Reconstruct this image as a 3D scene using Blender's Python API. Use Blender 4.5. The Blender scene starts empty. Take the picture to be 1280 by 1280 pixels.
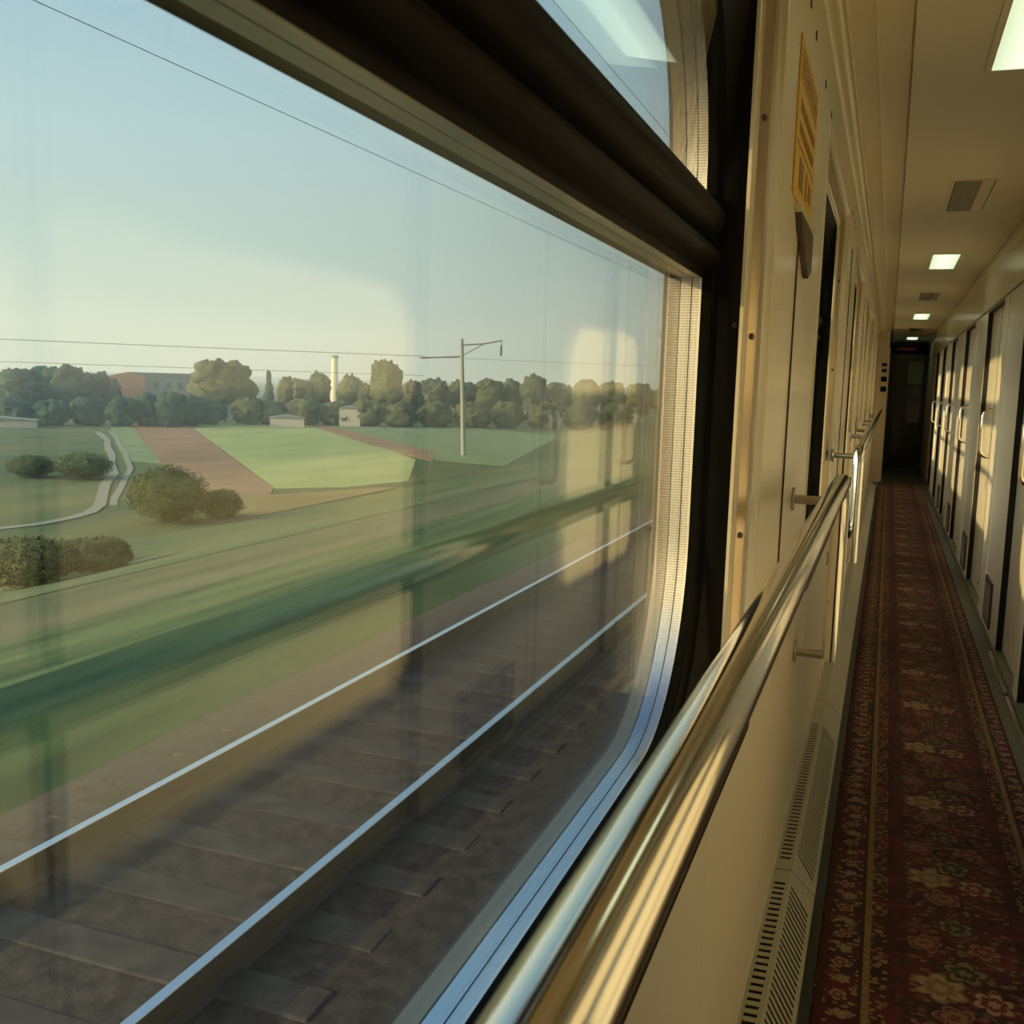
import bpy, bmesh, math, random
from mathutils import Vector, Matrix, noise
random.seed(7)
sc = bpy.context.scene
C = sc.collection
PI = math.pi
EYE = 1.26                                   # camera height over the corridor floor

# ------------------------------------------------------------------ camera
cam_d = bpy.data.cameras.new('camera'); cam = bpy.data.objects.new('camera', cam_d); C.objects.link(cam)
RX = (0.93851329, 0.07095957, -0.33787208)
RY = (0.34395901, -0.10785155, 0.9327702)
RZ = (0.02974894, -0.99163137, -0.1256273)
M3 = Matrix(((RX[0], -RX[1], -RX[2]), (RY[0], -RY[1], -RY[2]), (RZ[0], -RZ[1], -RZ[2])))
cam.matrix_world = Matrix.Translation((0, 0, EYE)) @ M3.to_4x4()
cam_d.sensor_width = 36; cam_d.lens = 36; cam_d.clip_start = 0.02; cam_d.clip_end = 6000
sc.camera = cam
cam_d.dof.use_dof = True; cam_d.dof.focus_distance = 3.0; cam_d.dof.aperture_fstop = 20

# ------------------------------------------------------------------ sky, sun, exposure
sc.view_settings.view_transform = 'Standard'; sc.view_settings.look = 'None'
sc.view_settings.gamma = 1; sc.view_settings.use_curve_mapping = False
sc.view_settings.exposure = 0.0
sc.cycles.use_denoising = True
sc.cycles.max_bounces = 12; sc.cycles.diffuse_bounces = 8; sc.cycles.glossy_bounces = 6
sc.cycles.transparent_max_bounces = 24; sc.cycles.transmission_bounces = 6
sc.cycles.sample_clamp_indirect = 6.0
sc.cycles.caustics_reflective = False; sc.cycles.caustics_refractive = False
w = bpy.data.worlds.new('sky'); sc.world = w; w.use_nodes = True
nt = w.node_tree; nt.nodes.clear()
wo = nt.nodes.new('ShaderNodeOutputWorld'); bg = nt.nodes.new('ShaderNodeBackground')
tc = nt.nodes.new('ShaderNodeTexCoord'); sep = nt.nodes.new('ShaderNodeSeparateXYZ')
nt.links.new(tc.outputs['Generated'], sep.inputs[0])
ns = nt.nodes.new('ShaderNodeTexNoise'); ns.inputs['Scale'].default_value = 2.2; ns.inputs['Detail'].default_value = 3
mp = nt.nodes.new('ShaderNodeMapping'); mp.inputs['Scale'].default_value = (1, 1, 5)
nt.links.new(tc.outputs['Generated'], mp.inputs[0]); nt.links.new(mp.outputs[0], ns.inputs['Vector'])
ma = nt.nodes.new('ShaderNodeMath'); ma.operation = 'MULTIPLY_ADD'; ma.inputs[1].default_value = 0.16; ma.inputs[2].default_value = -0.08
nt.links.new(ns.outputs['Fac'], ma.inputs[0])
ad = nt.nodes.new('ShaderNodeMath'); ad.operation = 'ADD'
nt.links.new(sep.outputs['Z'], ad.inputs[0]); nt.links.new(ma.outputs[0], ad.inputs[1])
cr = nt.nodes.new('ShaderNodeValToRGB')
SKY = [(0.0, (0.54, 0.64, 0.60)), (0.10, (0.54, 0.67, 0.66)), (0.22, (0.52, 0.69, 0.75)), (0.34, (0.38, 0.58, 0.73)), (0.55, (0.25, 0.43, 0.65)), (1.0, (0.16, 0.30, 0.56))]
el = cr.color_ramp.elements
el[0].position = SKY[0][0]; el[0].color = SKY[0][1] + (1,)
el[1].position = SKY[-1][0]; el[1].color = SKY[-1][1] + (1,)
for p, c in SKY[1:-1]:
    e = el.new(p); e.color = c + (1,)
nt.links.new(ad.outputs[0], cr.inputs[0]); nt.links.new(cr.outputs[0], bg.inputs[0])
bg.inputs[1].default_value = 1.0
# warm hazy glow of the sky around the low sun (behind and to the left of the camera)
nrm_ = nt.nodes.new('ShaderNodeVectorMath'); nrm_.operation = 'NORMALIZE'; nt.links.new(tc.outputs['Generated'], nrm_.inputs[0])
dp = nt.nodes.new('ShaderNodeVectorMath'); dp.operation = 'DOT_PRODUCT'; dp.inputs[1].default_value = Vector((-0.87, -0.87, 0.33)).normalized()
nt.links.new(nrm_.outputs[0], dp.inputs[0])
mx0 = nt.nodes.new('ShaderNodeMath'); mx0.operation = 'MAXIMUM'; mx0.inputs[1].default_value = 0.0; nt.links.new(dp.outputs['Value'], mx0.inputs[0])
pw = nt.nodes.new('ShaderNodeMath'); pw.operation = 'POWER'; pw.inputs[1].default_value = 2.5; nt.links.new(mx0.outputs[0], pw.inputs[0])
bg2 = nt.nodes.new('ShaderNodeBackground'); bg2.inputs[0].default_value = (1.0, 0.85, 0.64, 1)
ms2 = nt.nodes.new('ShaderNodeMath'); ms2.operation = 'MULTIPLY'; ms2.inputs[1].default_value = 3.7; nt.links.new(pw.outputs[0], ms2.inputs[0]); nt.links.new(ms2.outputs[0], bg2.inputs[1])
adds = nt.nodes.new('ShaderNodeAddShader'); nt.links.new(bg.outputs[0], adds.inputs[0]); nt.links.new(bg2.outputs[0], adds.inputs[1])
nt.links.new(adds.outputs[0], wo.inputs[0])
sun_d = bpy.data.lights.new('sun', 'SUN'); sun = bpy.data.objects.new('sun', sun_d); C.objects.link(sun)
sun_d.energy = 6.4; sun_d.color = (1.0, 0.69, 0.34); sun_d.angle = math.radians(1.8)
sun.rotation_mode = 'QUATERNION'
sun.rotation_quaternion = Vector((0.87, 0.87, -0.33)).to_track_quat('-Z', 'Y')
sun.location = (-20, -20, 12)

# ------------------------------------------------------------------ helpers
def mat(name, col, rough=0.5, metal=0.0, spec=0.5, coat=0.0, build=None):
    m = bpy.data.materials.new(name); m.use_nodes = True
    b = m.node_tree.nodes['Principled BSDF']
    b.inputs['Base Color'].default_value = (*col, 1); b.inputs['Roughness'].default_value = rough
    b.inputs['Metallic'].default_value = metal; b.inputs['Specular IOR Level'].default_value = spec
    b.inputs['Coat Weight'].default_value = coat; b.inputs['Coat Roughness'].default_value = 0.12
    if build: build(m.node_tree, b)
    return m
class N:
    """small node maths helper"""
    def __init__(s, nt): s.nt = nt
    def new(s, t, **k):
        n = s.nt.nodes.new(t)
        for a, v in k.items(): setattr(n, a, v)
        return n
    def put(s, inp, v):
        if hasattr(v, 'links') or hasattr(v, 'is_linked') and not isinstance(v, (int, float)): s.nt.links.new(v, inp)
        else: inp.default_value = v
    def m(s, op, a, b=None, c=None, clamp=False):
        n = s.new('ShaderNodeMath', operation=op, use_clamp=clamp)
        s.put(n.inputs[0], a)
        if b is not None: s.put(n.inputs[1], b)
        if c is not None: s.put(n.inputs[2], c)
        return n.outputs[0]
    def obj(s): return s.new('ShaderNodeTexCoord').outputs['Object']
    def xyz(s, v):
        n = s.new('ShaderNodeSeparateXYZ'); s.nt.links.new(v, n.inputs[0]); return n.outputs
    def comb(s, x, y, z):
        n = s.new('ShaderNodeCombineXYZ'); s.put(n.inputs[0], x); s.put(n.inputs[1], y); s.put(n.inputs[2], z); return n.outputs[0]
    def noise(s, v, scale, detail=3, rough=0.5):
        n = s.new('ShaderNodeTexNoise'); s.nt.links.new(v, n.inputs['Vector'])
        n.inputs['Scale'].default_value = scale; n.inputs['Detail'].default_value = detail; n.inputs['Roughness'].default_value = rough
        return n.outputs['Fac']
    def mapv(s, v, sca=(1, 1, 1), loc=(0, 0, 0)):
        n = s.new('ShaderNodeMapping'); s.nt.links.new(v, n.inputs[0]); n.inputs['Scale'].default_value = sca; n.inputs['Location'].default_value = loc
        return n.outputs[0]
    def ramp(s, f, stops, interp='LINEAR'):
        n = s.new('ShaderNodeValToRGB'); n.color_ramp.interpolation = interp
        s.nt.links.new(f, n.inputs[0]); e = n.color_ramp.elements
        e[0].position, e[0].color = stops[0][0], (*stops[0][1], 1)
        e[1].position, e[1].color = stops[-1][0], (*stops[-1][1], 1)
        for p, c in stops[1:-1]:
            q = e.new(p); q.color = (*c, 1)
        return n.outputs[0]
    def mix(s, f, a, b):
        n = s.new('ShaderNodeMix', data_type='RGBA')
        s.put(n.inputs[0], f)
        for i, v in ((6, a), (7, b)):
            if isinstance(v, tuple): n.inputs[i].default_value = (*v, 1)
            else: s.nt.links.new(v, n.inputs[i])
        return n.outputs[2]
    def bump(s, h, strength=0.3, dist=0.01):
        n = s.new('ShaderNodeBump'); n.inputs['Strength'].default_value = strength; n.inputs['Distance'].default_value = dist
        s.nt.links.new(h, n.inputs['Height']); return n.outputs[0]
def mottle(c1, c2, scale, sca=(1, 1, 1), bump=0.0, detail=4, dist=0.01, lo=0.35, hi=0.65):
    def f(nt, b):
        n = N(nt); v = n.mapv(n.obj(), sca); k = n.noise(v, scale, detail)
        nt.links.new(n.ramp(k, [(lo, c1), (hi, c2)]), b.inputs['Base Color'])
        if bump: nt.links.new(n.bump(k, bump, dist), b.inputs['Normal'])
    return f

class MB:
    def __init__(s): s.bm = bmesh.new(); s.uv = None
    def box(s, x0, x1, y0, y1, z0, z1):
        v = [s.bm.verts.new((x, y, z)) for x in (x0, x1) for y in (y0, y1) for z in (z0, z1)]
        for f in ((0, 1, 3, 2), (4, 6, 7, 5), (0, 4, 5, 1), (2, 3, 7, 6), (0, 2, 6, 4), (1, 5, 7, 3)):
            s.bm.faces.new([v[i] for i in f])
        return s
    def loft(s, loops, closed=True, cap=False, uv=False):
        rows = [[s.bm.verts.new(p) for p in L] for L in loops]
        n = len(rows[0])
        if uv and s.uv is None: s.uv = s.bm.loops.layers.uv.new('UVMap')
        acc = [0.0]
        for i in range(n): acc.append(acc[-1] + (Vector(loops[0][(i + 1) % n]) - Vector(loops[0][i])).length)
        prof = 0.0
        for a in range(len(rows) - 1):
            d = (Vector(loops[a + 1][0]) - Vector(loops[a][0])).length
            for i in range(n if closed else n - 1):
                j = (i + 1) % n
                f = s.bm.faces.new((rows[a][i], rows[a][j], rows[a + 1][j], rows[a + 1][i]))
                if uv:
                    for lp, q in zip(f.loops, ((acc[i], prof), (acc[i + 1], prof), (acc[i + 1], prof + d), (acc[i], prof + d))): lp[s.uv].uv = q
            prof += d
        if cap:
            s.bm.faces.new(rows[0][::-1]); s.bm.faces.new(rows[-1])
        return s
    def tube(s, pts, r, seg=20, cap=True):
        pts = [Vector(p) for p in pts]; rr = r if isinstance(r, (list, tuple)) else [r] * len(pts)
        t0 = (pts[1] - pts[0]).normalized()
        u = t0.orthogonal().normalized(); loops = []
        for i, p in enumerate(pts):
            if i == 0: t = (pts[1] - pts[0])
            elif i == len(pts) - 1: t = pts[-1] - pts[-2]
            else: t = (pts[i + 1] - pts[i]).normalized() + (pts[i] - pts[i - 1]).normalized()
            t.normalize(); u = (u - t * u.dot(t)).normalized(); v = t.cross(u)
            loops.append([p + (u * math.cos(a) + v * math.sin(a)) * rr[i] for a in [2 * PI * k / seg for k in range(seg)]])
        s.loft(loops, True, cap); return s
    def cyl(s, p, axis, r, h, seg=16):
        p = Vector(p); a = Vector(axis).normalized(); return s.tube([p, p + a * h], r, seg)
    def prism(s, poly, d):
        """poly: list of points, extruded by vector d"""
        d = Vector(d); return s.loft([poly, [Vector(p) + d for p in poly]], True, True)
    def done(s, name, m, parent=None, smooth=False, bevel=0.0, angle=35):
        bmesh.ops.recalc_face_normals(s.bm, faces=s.bm.faces)
        me = bpy.data.meshes.new(name); s.bm.to_mesh(me); s.bm.free()
        me.materials.append(m)
        o = bpy.data.objects.new(name, me); C.objects.link(o)
        if parent: o.parent = parent; o.matrix_parent_inverse = Matrix.Translation(parent.location).inverted() if False else Matrix.Identity(4)
        if parent is not None:      # vertices were given in world space: shift into the parent's frame
            off = root_off(parent)
            me.transform(Matrix.Translation(-off))
        if bevel:
            b = o.modifiers.new('bevel', 'BEVEL'); b.width = bevel; b.segments = 2; b.limit_method = 'ANGLE'
        if smooth:
            for p in me.polygons: p.use_smooth = True
            try:
                me.set_sharp_from_angle(angle=math.radians(angle))
            except Exception: pass
        return o
def root_off(o):
    v = Vector((0, 0, 0))
    while o is not None: v += o.location; o = o.parent
    return v
def empty(name, loc=(0, 0, 0)):
    o = bpy.data.objects.new(name, None); C.objects.link(o); o.location = loc; o.empty_display_size = 0.1; return o
def tag(o, label=None, cat=None, group=None, kind=None):
    if label: o['label'] = label
    if cat: o['category'] = cat
    if group: o['group'] = group
    if kind: o['kind'] = kind
    return o
def struct(o, label=None, cat=None): return tag(o, label, cat, None, 'structure')
def copy_tree(o, parent=None, loc=None):
    c = o.copy(); C.objects.link(c); c.parent = parent
    if loc is not None: c.location = loc
    for ch in o.children: copy_tree(ch, c)
    return c
def arc_path(pts, rad, n=8):
    """polyline with rounded corners"""
    P = [Vector(p) for p in pts]; out = [P[0]]
    for i in range(1, len(P) - 1):
        a = (P[i - 1] - P[i]).normalized(); b = (P[i + 1] - P[i]).normalized()
        r = rad[i - 1] if isinstance(rad, list) else rad
        th = a.angle(b); d = r / math.tan(th / 2)
        s = P[i] + a * d; e = P[i] + b * d; c = P[i] + (a + b).normalized() * (r / math.sin(th / 2))
        v0 = s - c; v1 = e - c; tot = v0.angle(v1); ax = v0.cross(v1).normalized()
        for k in range(n + 1): out.append(c + Matrix.Rotation(tot * k / n, 3, ax) @ v0)
    out.append(P[-1]); return out

# ------------------------------------------------------------------ materials
WALLC = (0.75, 0.69, 0.55)
m_wall = mat('cream_laminate', WALLC, 0.32, spec=0.4, coat=0.15)
m_wall_r = mat('pale_laminate', (0.76, 0.71, 0.58), 0.30, spec=0.45, coat=0.2)
m_door = mat('pale_door_laminate', (0.78, 0.73, 0.59), 0.28, spec=0.45, coat=0.25)
m_ceil = mat('cream_ceiling', (0.83, 0.77, 0.61), 0.45, spec=0.3)
m_trim = mat('cream_trim', (0.78, 0.68, 0.46), 0.25, spec=0.5, coat=0.4)
m_alu = mat('warm_aluminium', (0.62, 0.50, 0.36), 0.30, metal=0.85)
m_black = mat('black_rubber', (0.012, 0.012, 0.011), 0.45, spec=0.3)
m_blackg = mat('black_frame_paint', (0.006, 0.006, 0.005), 0.45, spec=0.05)
m_gap = mat('dark_gap', (0.02, 0.015, 0.012), 0.6)
m_bolt = mat('bolt_head', (0.10, 0.065, 0.04), 0.45, metal=0.3)
m_steel = mat('polished_steel', (0.78, 0.74, 0.66), 0.10, metal=1.0)
m_steel2 = mat('satin_steel', (0.55, 0.52, 0.45), 0.28, metal=1.0)
m_heater = mat('heater_paint', (0.33, 0.32, 0.25), 0.38, spec=0.45)
m_floor = mat('floor_lino', (0.10, 0.10, 0.09), 0.5, build=mottle((0.09, 0.09, 0.075), (0.14, 0.14, 0.115), 60))
m_dark = mat('dark_door', (0.03, 0.032, 0.024), 0.3, coat=0.2)
m_darkglass = mat('dark_glass', (0.006, 0.007, 0.006), 0.08)
m_vent = mat('vent_brown', (0.045, 0.03, 0.026), 0.5)
m_red = mat('red_strip', (0.45, 0.05, 0.09), 0.4)
def f_glass(nt, b):
    n = N(nt); out = [x for x in nt.nodes if x.type == 'OUTPUT_MATERIAL'][0]
    nt.nodes.remove(b)
    lw = n.new('ShaderNodeLayerWeight'); lw.inputs['Blend'].default_value = 0.5
    f5 = n.m('POWER', lw.outputs['Facing'], 4.6)
    r = n.m('MULTIPLY_ADD', f5, 0.60, 0.017)
    tr = n.new('ShaderNodeBsdfTransparent'); tr.inputs[0].default_value = (0.965, 0.985, 0.975, 1)
    gl = n.new('ShaderNodeBsdfGlossy'); gl.inputs['Roughness'].default_value = 0.0; gl.inputs[0].default_value = (1, 1, 1, 1)
    mx = n.new('ShaderNodeMixShader'); nt.links.new(r, mx.inputs[0]); nt.links.new(tr.outputs[0], mx.inputs[1]); nt.links.new(gl.outputs[0], mx.inputs[2])
    nt.links.new(mx.outputs[0], out.inputs[0])
m_glass = mat('window_glass', (1, 1, 1), build=f_glass)
def f_spacer(nt, b):
    n = N(nt); uv = n.new('ShaderNodeTexCoord').outputs['UV']; x, y, z = n.xyz(uv)
    a = n.m('SINE', n.m('MULTIPLY', x, 2 * PI / 0.0042)); c = n.m('SINE', n.m('MULTIPLY', y, 2 * PI / 0.0030))
    k = n.m('GREATER_THAN', n.m('MULTIPLY', n.m('ADD', a, 1), n.m('ADD', c, 1)), 1.5)
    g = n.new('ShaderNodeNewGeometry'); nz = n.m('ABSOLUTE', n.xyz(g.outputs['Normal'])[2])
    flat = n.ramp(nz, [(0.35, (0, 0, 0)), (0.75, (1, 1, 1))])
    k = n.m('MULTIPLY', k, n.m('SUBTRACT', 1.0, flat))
    c0 = n.mix(flat, (0.80, 0.72, 0.56), (0.74, 0.82, 0.88))  # sky blue on level runs, sunlit gold on upright ones, put into the colour
    nt.links.new(n.mix(k, c0, (0.28, 0.24, 0.18)), b.inputs['Base Color'])
    nt.links.new(n.m('MULTIPLY_ADD', flat, 0.35, 0.65), b.inputs['Metallic'])
    nt.links.new(n.m('MULTIPLY_ADD', flat, -0.20, 0.36), b.inputs['Roughness'])
m_spacer = mat('perforated_spacer', (0.7, 0.7, 0.7), 0.33, metal=0.75, build=f_spacer)
m_spacer_p = mat('plain_spacer', (0.62, 0.58, 0.47), 0.30, metal=0.8)
m_lamp = bpy.data.materials.new('lamp_diffuser'); m_lamp.use_nodes = True
def f_lamp(nt):
    n = N(nt); b = nt.nodes['Principled BSDF']; v = n.new('ShaderNodeTexCoord').outputs['Generated']; x, y, z = n.xyz(v)
    d = n.m('ABSOLUTE', n.m('SUBTRACT', x, 0.5)); k = n.m('SUBTRACT', 1.0, n.m('MULTIPLY', d, 0.8))
    b.inputs['Base Color'].default_value = (0.7, 0.72, 0.6, 1)
    b.inputs['Emission Color'].default_value = (0.80, 0.95, 0.66, 1)
    nt.links.new(n.m('MULTIPLY', k, 1.35), b.inputs['Emission Strength'])
f_lamp(m_lamp.node_tree)

# ------------------------------------------------------------------ carpet material
def f_carpet(nt, b):
    n = N(nt); P = n.obj()
    wob = n.noise(P, 28, 2)
    x0, y0, z0 = n.xyz(P)
    x = n.m('ADD', x0, n.m('MULTIPLY_ADD', wob, 0.018, -0.009))
    wob2 = n.noise(n.mapv(P, loc=(3, 7, 0)), 28, 2)
    y = n.m('ADD', y0, n.m('MULTIPLY_ADD', wob2, 0.018, -0.009))
    maroon, maroon2 = (0.085, 0.008, 0.018), (0.028, 0.005, 0.010)
    tan, tan2, rose, green = (0.30, 0.225, 0.125), (0.19, 0.125, 0.070), (0.13, 0.020, 0.030), (0.020, 0.028, 0.016)
    col = n.mix(n.ramp(n.noise(P, 9, 2), [(0.4, (0, 0, 0)), (0.6, (1, 1, 1))]), maroon, maroon2)
    def flower(col, cx, cy, per, R, pet, c_in, c_out, ph=0.0):
        dx = n.m('SUBTRACT', x, cx)
        dy = n.m('SUBTRACT', n.m('PINGPONG', n.m('ADD', y, -cy + per * 100), per / 2) if False else n.m('WRAP', n.m('SUBTRACT', y, cy), per / 2, -per / 2), 0.0)
        r = n.m('SQRT', n.m('ADD', n.m('MULTIPLY', dx, dx), n.m('MULTIPLY', dy, dy)))
        th = n.m('ARCTAN2', dy, dx)
        lobe = n.m('ABSOLUTE', n.m('SINE', n.m('MULTIPLY_ADD', th, pet / 2.0, ph)))
        rp = n.m('MULTIPLY', n.m('MULTIPLY_ADD', lobe, 0.42, 0.60), R)
        q = n.m('DIVIDE', r, rp)
        mask = n.m('LESS_THAN', q, 1.0)
        ring = n.m('GREATER_THAN', n.m('SINE', n.m('MULTIPLY', q, 11.0)), 0.1)
        vein = n.m('GREATER_THAN', lobe, 0.25)
        cc = n.mix(n.m('MULTIPLY', ring, vein), c_out, c_in)
        return n.mix(mask, col, cc)
    def leaves(col, scale, c1, c2, thr, xa, xb, off):
        vo = n.new('ShaderNodeTexVoronoi', feature='F1'); nt.links.new(n.mapv(n.comb(x, y, 0), (1.0, 1.5, 1), (off, off, 0)), vo.inputs['Vector']); vo.inputs['Scale'].default_value = scale
        d = vo.outputs['Distance']
        rr = n.m('MULTIPLY', n.m('GREATER_THAN', d, thr * 0.28), n.m('LESS_THAN', d, thr))
        band = n.m('MULTIPLY', n.m('GREATER_THAN', x0, xa), n.m('LESS_THAN', x0, xb))
        cs = n.xyz(vo.outputs['Color'])[0]
        return n.mix(n.m('MULTIPLY', rr, band), col, n.mix(cs, c1, c2))
    col = leaves(col, 34, green, rose, 0.42, 0.10, 0.385, 5)
    col = leaves(col, 38, tan2, rose, 0.38, 0.13, 0.36, 1)
    col = leaves(col, 30, tan2, rose, 0.22, 0.125, 0.365, 9)
    per = 0.53
    col = flower(col, 0.19, 2.24, per, 0.060, 6, tan, tan2)
    col = flower(col, 0.245, 2.32, per, 0.052, 5, tan2, green, 1)
    col = flower(col, 0.295, 2.22, per, 0.048, 6, tan, rose, .5)
    col = flower(col, 0.215, 2.135, per, 0.044, 5, rose, tan2)
    col = flower(col, 0.29, 2.43, per, 0.042, 5, tan2, rose, 2)
    col = flower(col, 0.165, 2.42, per, 0.040, 5, rose, tan2, 1)
    col = flower(col, 0.235, 2.52, per, 0.044, 6, tan2, green)
    # border bands
    col = leaves(col, 40, tan2, tan, 0.36, -0.05, 0.026, 2)
    col = leaves(col, 40, tan2, tan, 0.36, 0.448, 0.52, 3)
    for cx in (-0.012, 0.472):
        col = flower(col, cx, 0.05, 0.13, 0.024, 5, tan, rose, cx)
        col = flower(col, cx + 0.006, 0.115, 0.13, 0.018, 5, tan2, tan, cx)
    def stripe(col, a, bb, c, c2=None):
        k = n.m('MULTIPLY', n.m('GREATER_THAN', x0, a), n.m('LESS_THAN', x0, bb))
        return n.mix(k, col, c)
    gold = n.mix(n.ramp(n.noise(P, 130, 2), [(0.45, (0, 0, 0)), (0.6, (1, 1, 1))]), (0.25, 0.165, 0.07), (0.14, 0.085, 0.035))
    col = leaves(col, 60, tan2, (0.28, 0.17, 0.06), 0.42, 0.047, 0.085, 6)
    col = leaves(col, 60, tan2, (0.28, 0.17, 0.06), 0.42, 0.390, 0.430, 6)
    col = stripe(col, 0.034, 0.049, gold); col = stripe(col, 0.426, 0.441, gold)
    col = stripe(col, 0.026, 0.030, (0.012, 0.008, 0.008)); col = stripe(col, 0.445, 0.449, (0.012, 0.008, 0.008))
    col = stripe(col, -0.06, -0.042, (0.06, 0.008, 0.010)); col = stripe(col, 0.490, 0.51, (0.06, 0.008, 0.010))
    pile = n.noise(P, 900, 2)
    hsv = n.mix(n.ramp(pile, [(0.35, (0, 0, 0)), (0.65, (1, 1, 1))]), col, n.mix(0.22, col, (0.0, 0.0, 0.0)))
    nt.links.new(hsv, b.inputs['Base Color'])
    nt.links.new(n.bump(pile, 0.5, 0.004), b.inputs['Normal'])
    b.inputs['Sheen Weight'].default_value = 0.1
m_carpet = mat('floral_carpet', (0.1, 0.02, 0.02), 0.95, spec=0.1, build=f_carpet)

# ================================================================== CORRIDOR SHELL
XL, XLL, XR = -0.195, -0.180, 0.57
ZC = EYE + 0.87
YN, YF, YP = -2.2, 18.8, 15.5
XO = -0.36
WIN = [(0.10, 1.64), (2.95, 4.15), (5.30, 6.62), (7.75, 9.05), (10.15, 11.45), (12.55, 13.85)]
WZ0, WZ1 = 0.74, 1.85
TZ0, TZ1 = 1.432, 1.563
o = MB().box(XO, 0.72, YN, YF + .1, -0.12, 0.0).done('floor', m_floor); struct(o)
mb = MB().box(XO, 0.72, YN, YF + .1, ZC + .012, ZC + 0.14)
# ceiling centre panel, hung slightly below the slab, with the grooves either side left open
mb.box(-0.004, 0.556, YN, YF, ZC, ZC + .014)
o = mb.done('ceiling', m_ceil, bevel=0.002); struct(o)
# side cove of the ceiling along the window wall
pts = [(-0.195, ZC - .024), (-0.184, ZC - .020), (-0.178, ZC - .008), (-0.168, ZC - .001), (-0.158, ZC + .001), (-0.156, ZC - .003), (-0.152, ZC - .003), (-0.150, ZC + .002),
       (-0.094, ZC - .001), (-0.090, ZC - .006), (-0.084, ZC - .006), (-0.080, ZC), (-0.010, ZC), (-0.010, ZC + .013), (-0.195, ZC + .013)]
o = MB().prism([(x, YN, z) for x, z in pts], (0, YF - YN, 0)).done('trim_1', m_trim, smooth=True, angle=50); struct(o)
# cornice along the compartment wall
pts = [(0.561, ZC + .013), (0.561, ZC - .004), (0.566, ZC - .010), (0.566, ZC - .05), (0.570, ZC - .056), (0.585, ZC - .056), (0.585, ZC + .013)]
o = MB().prism([(x, YN, z) for x, z in pts], (0, YF - YN, 0)).done('trim_2', m_ceil, smooth=True, angle=50); struct(o)
# window wall, with openings
mb = MB()
mb.box(XO, XL, YN, YF, -0.02, WZ0 - .10); mb.box(XO, XL, YN, YF, WZ1 + .09, ZC + .03)
ys = [YN] + [v for a, b_ in WIN for v in (a - .10, b_ + .10)] + [YF]
for i in range(0, len(ys), 2): mb.box(XO, XL, ys[i], ys[i + 1], WZ0 - .10, WZ1 + .09)
o = mb.done('wall_left', m_wall); struct(o)
# lower panelling of the window wall, slightly proud, with open panel joints
mb = MB(); yj = [YN, 0.32, 1.28, 2.02, 2.95, 3.9, 4.85, 5.8, 6.75, 7.7, 8.65, 9.6, 10.55, 11.5, 12.45, 13.4, 14.4, YP]
for a, b_ in zip(yj[:-1], yj[1:]): mb.box(XL + .0005, XLL, a + .0012, b_ - .0012, 0.02, 0.733)
o = mb.done('trim_3', m_wall, bevel=0.0015); struct(o)
# upper pier panels between the windows with a joint strip
mb = MB()
for i in range(1, len(ys) - 1): pass
mbt = MB()
for y in (2.17, 4.72, 7.13, 9.55, 11.95): mbt.box(XL, XL + .0035, y, y + .006, 0.64, WZ1 + .02)
o = mbt.done('trim_4', m_bolt); struct(o)
# end of the coach, near side (behind the camera)
o = MB().box(XO, 0.72, YN - .08, YN, -0.12, ZC + .14).done('wall_back', m_wall); struct(o)
# far end wall with header
mb = MB(); mb.box(XO, 0.03, YF, YF + .08, 0, ZC); mb.box(0.55, 0.72, YF, YF + .08, 0, ZC); mb.box(0.03, 0.55, YF, YF + .08, 1.93, ZC)
o = mb.done('wall_end', m_dark); struct(o)
# left return of the partition before the vestibule
mb = MB(); mb.box(XL, -0.045, YP, YP + .10, 0, ZC); mb.box(-0.045, -0.030, YP - .01, YP + .11, 0, 1.90)
o = mb.done('wall_partition', m_wall, bevel=.003); struct(o)
# header over the vestibule door
o = MB().box(-0.19, 0.57, YF - .12, YF - .03, ZC - .175, ZC - .115).done('trim_5', m_blackg); struct(o)
# end door
d1 = empty('door_1', (0.29, YF, 0)); struct(d1)
MB().box(0.03, 0.55, YF - .03, YF + .01, 0.0, 1.93).done('door_leaf', m_dark, d1, bevel=.004)
MB().box(0.27, 0.50, YF - .036, YF - .029, 0.78, 1.42).done('window_pane', m_darkglass, d1)
m_pg = mat('pale_green_panel', (0.40, 0.50, 0.24), 0.5)
MB().box(0.27, 0.50, YF - .037, YF - .029, 1.43, 1.80).done('notice_panel', m_pg, d1)
MB().box(0.07, 0.22, YF - .034, YF - .029, 0.25, 0.85).done('kick_panel', mat('grey_panel', (0.09, 0.09, 0.07), .3), d1)

# compartment wall with the recessed sliding doors
DH = 1.81
DOORS = [(-0.95, 1.0, .6), (1.20, .6, 9), (2.50, 1.05, 9), (4.50, 1.22, .94), (5.40, .76, .62), (7.45, 1.06, .60), (9.52, 1.06, .58), (11.50, 1.00, .55), (13.35, .98, .55), (15.15, .98, .55)]
mb = MB()
yy = [YN] + [v for g, wd, _ in DOORS for v in (g - wd, g)] + [YF]
for i in range(0, len(yy), 2): mb.box(XR, XR + .06, yy[i], yy[i + 1], 0.03, DH)
mb.box(XR, XR + .06, YN, YF, DH, ZC + .02)
o = mb.done('wall_right', m_wall_r, bevel=.002); struct(o)
o = MB().box(XR + .075, XR + .16, YN, YF, -0.02, ZC + .02).done('wall_right_back', m_gap); struct(o)
mb = MB()
mb.box(XR - .006, XR + .031, YN, YF, 0.0, 0.034)
o = mb.done('baseboard_right', mat('grey_plinth', (0.13, 0.135, 0.105), .4, build=mottle((0.11, .115, .09), (.16, .165, .13), 30)), bevel=.003); struct(o)
# narrow frieze shadow line above the doors
o = MB().box(XR - .004, XR + .001, YN, YF, DH + .004, DH + .012).done('trim_6', m_bolt); struct(o)

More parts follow.
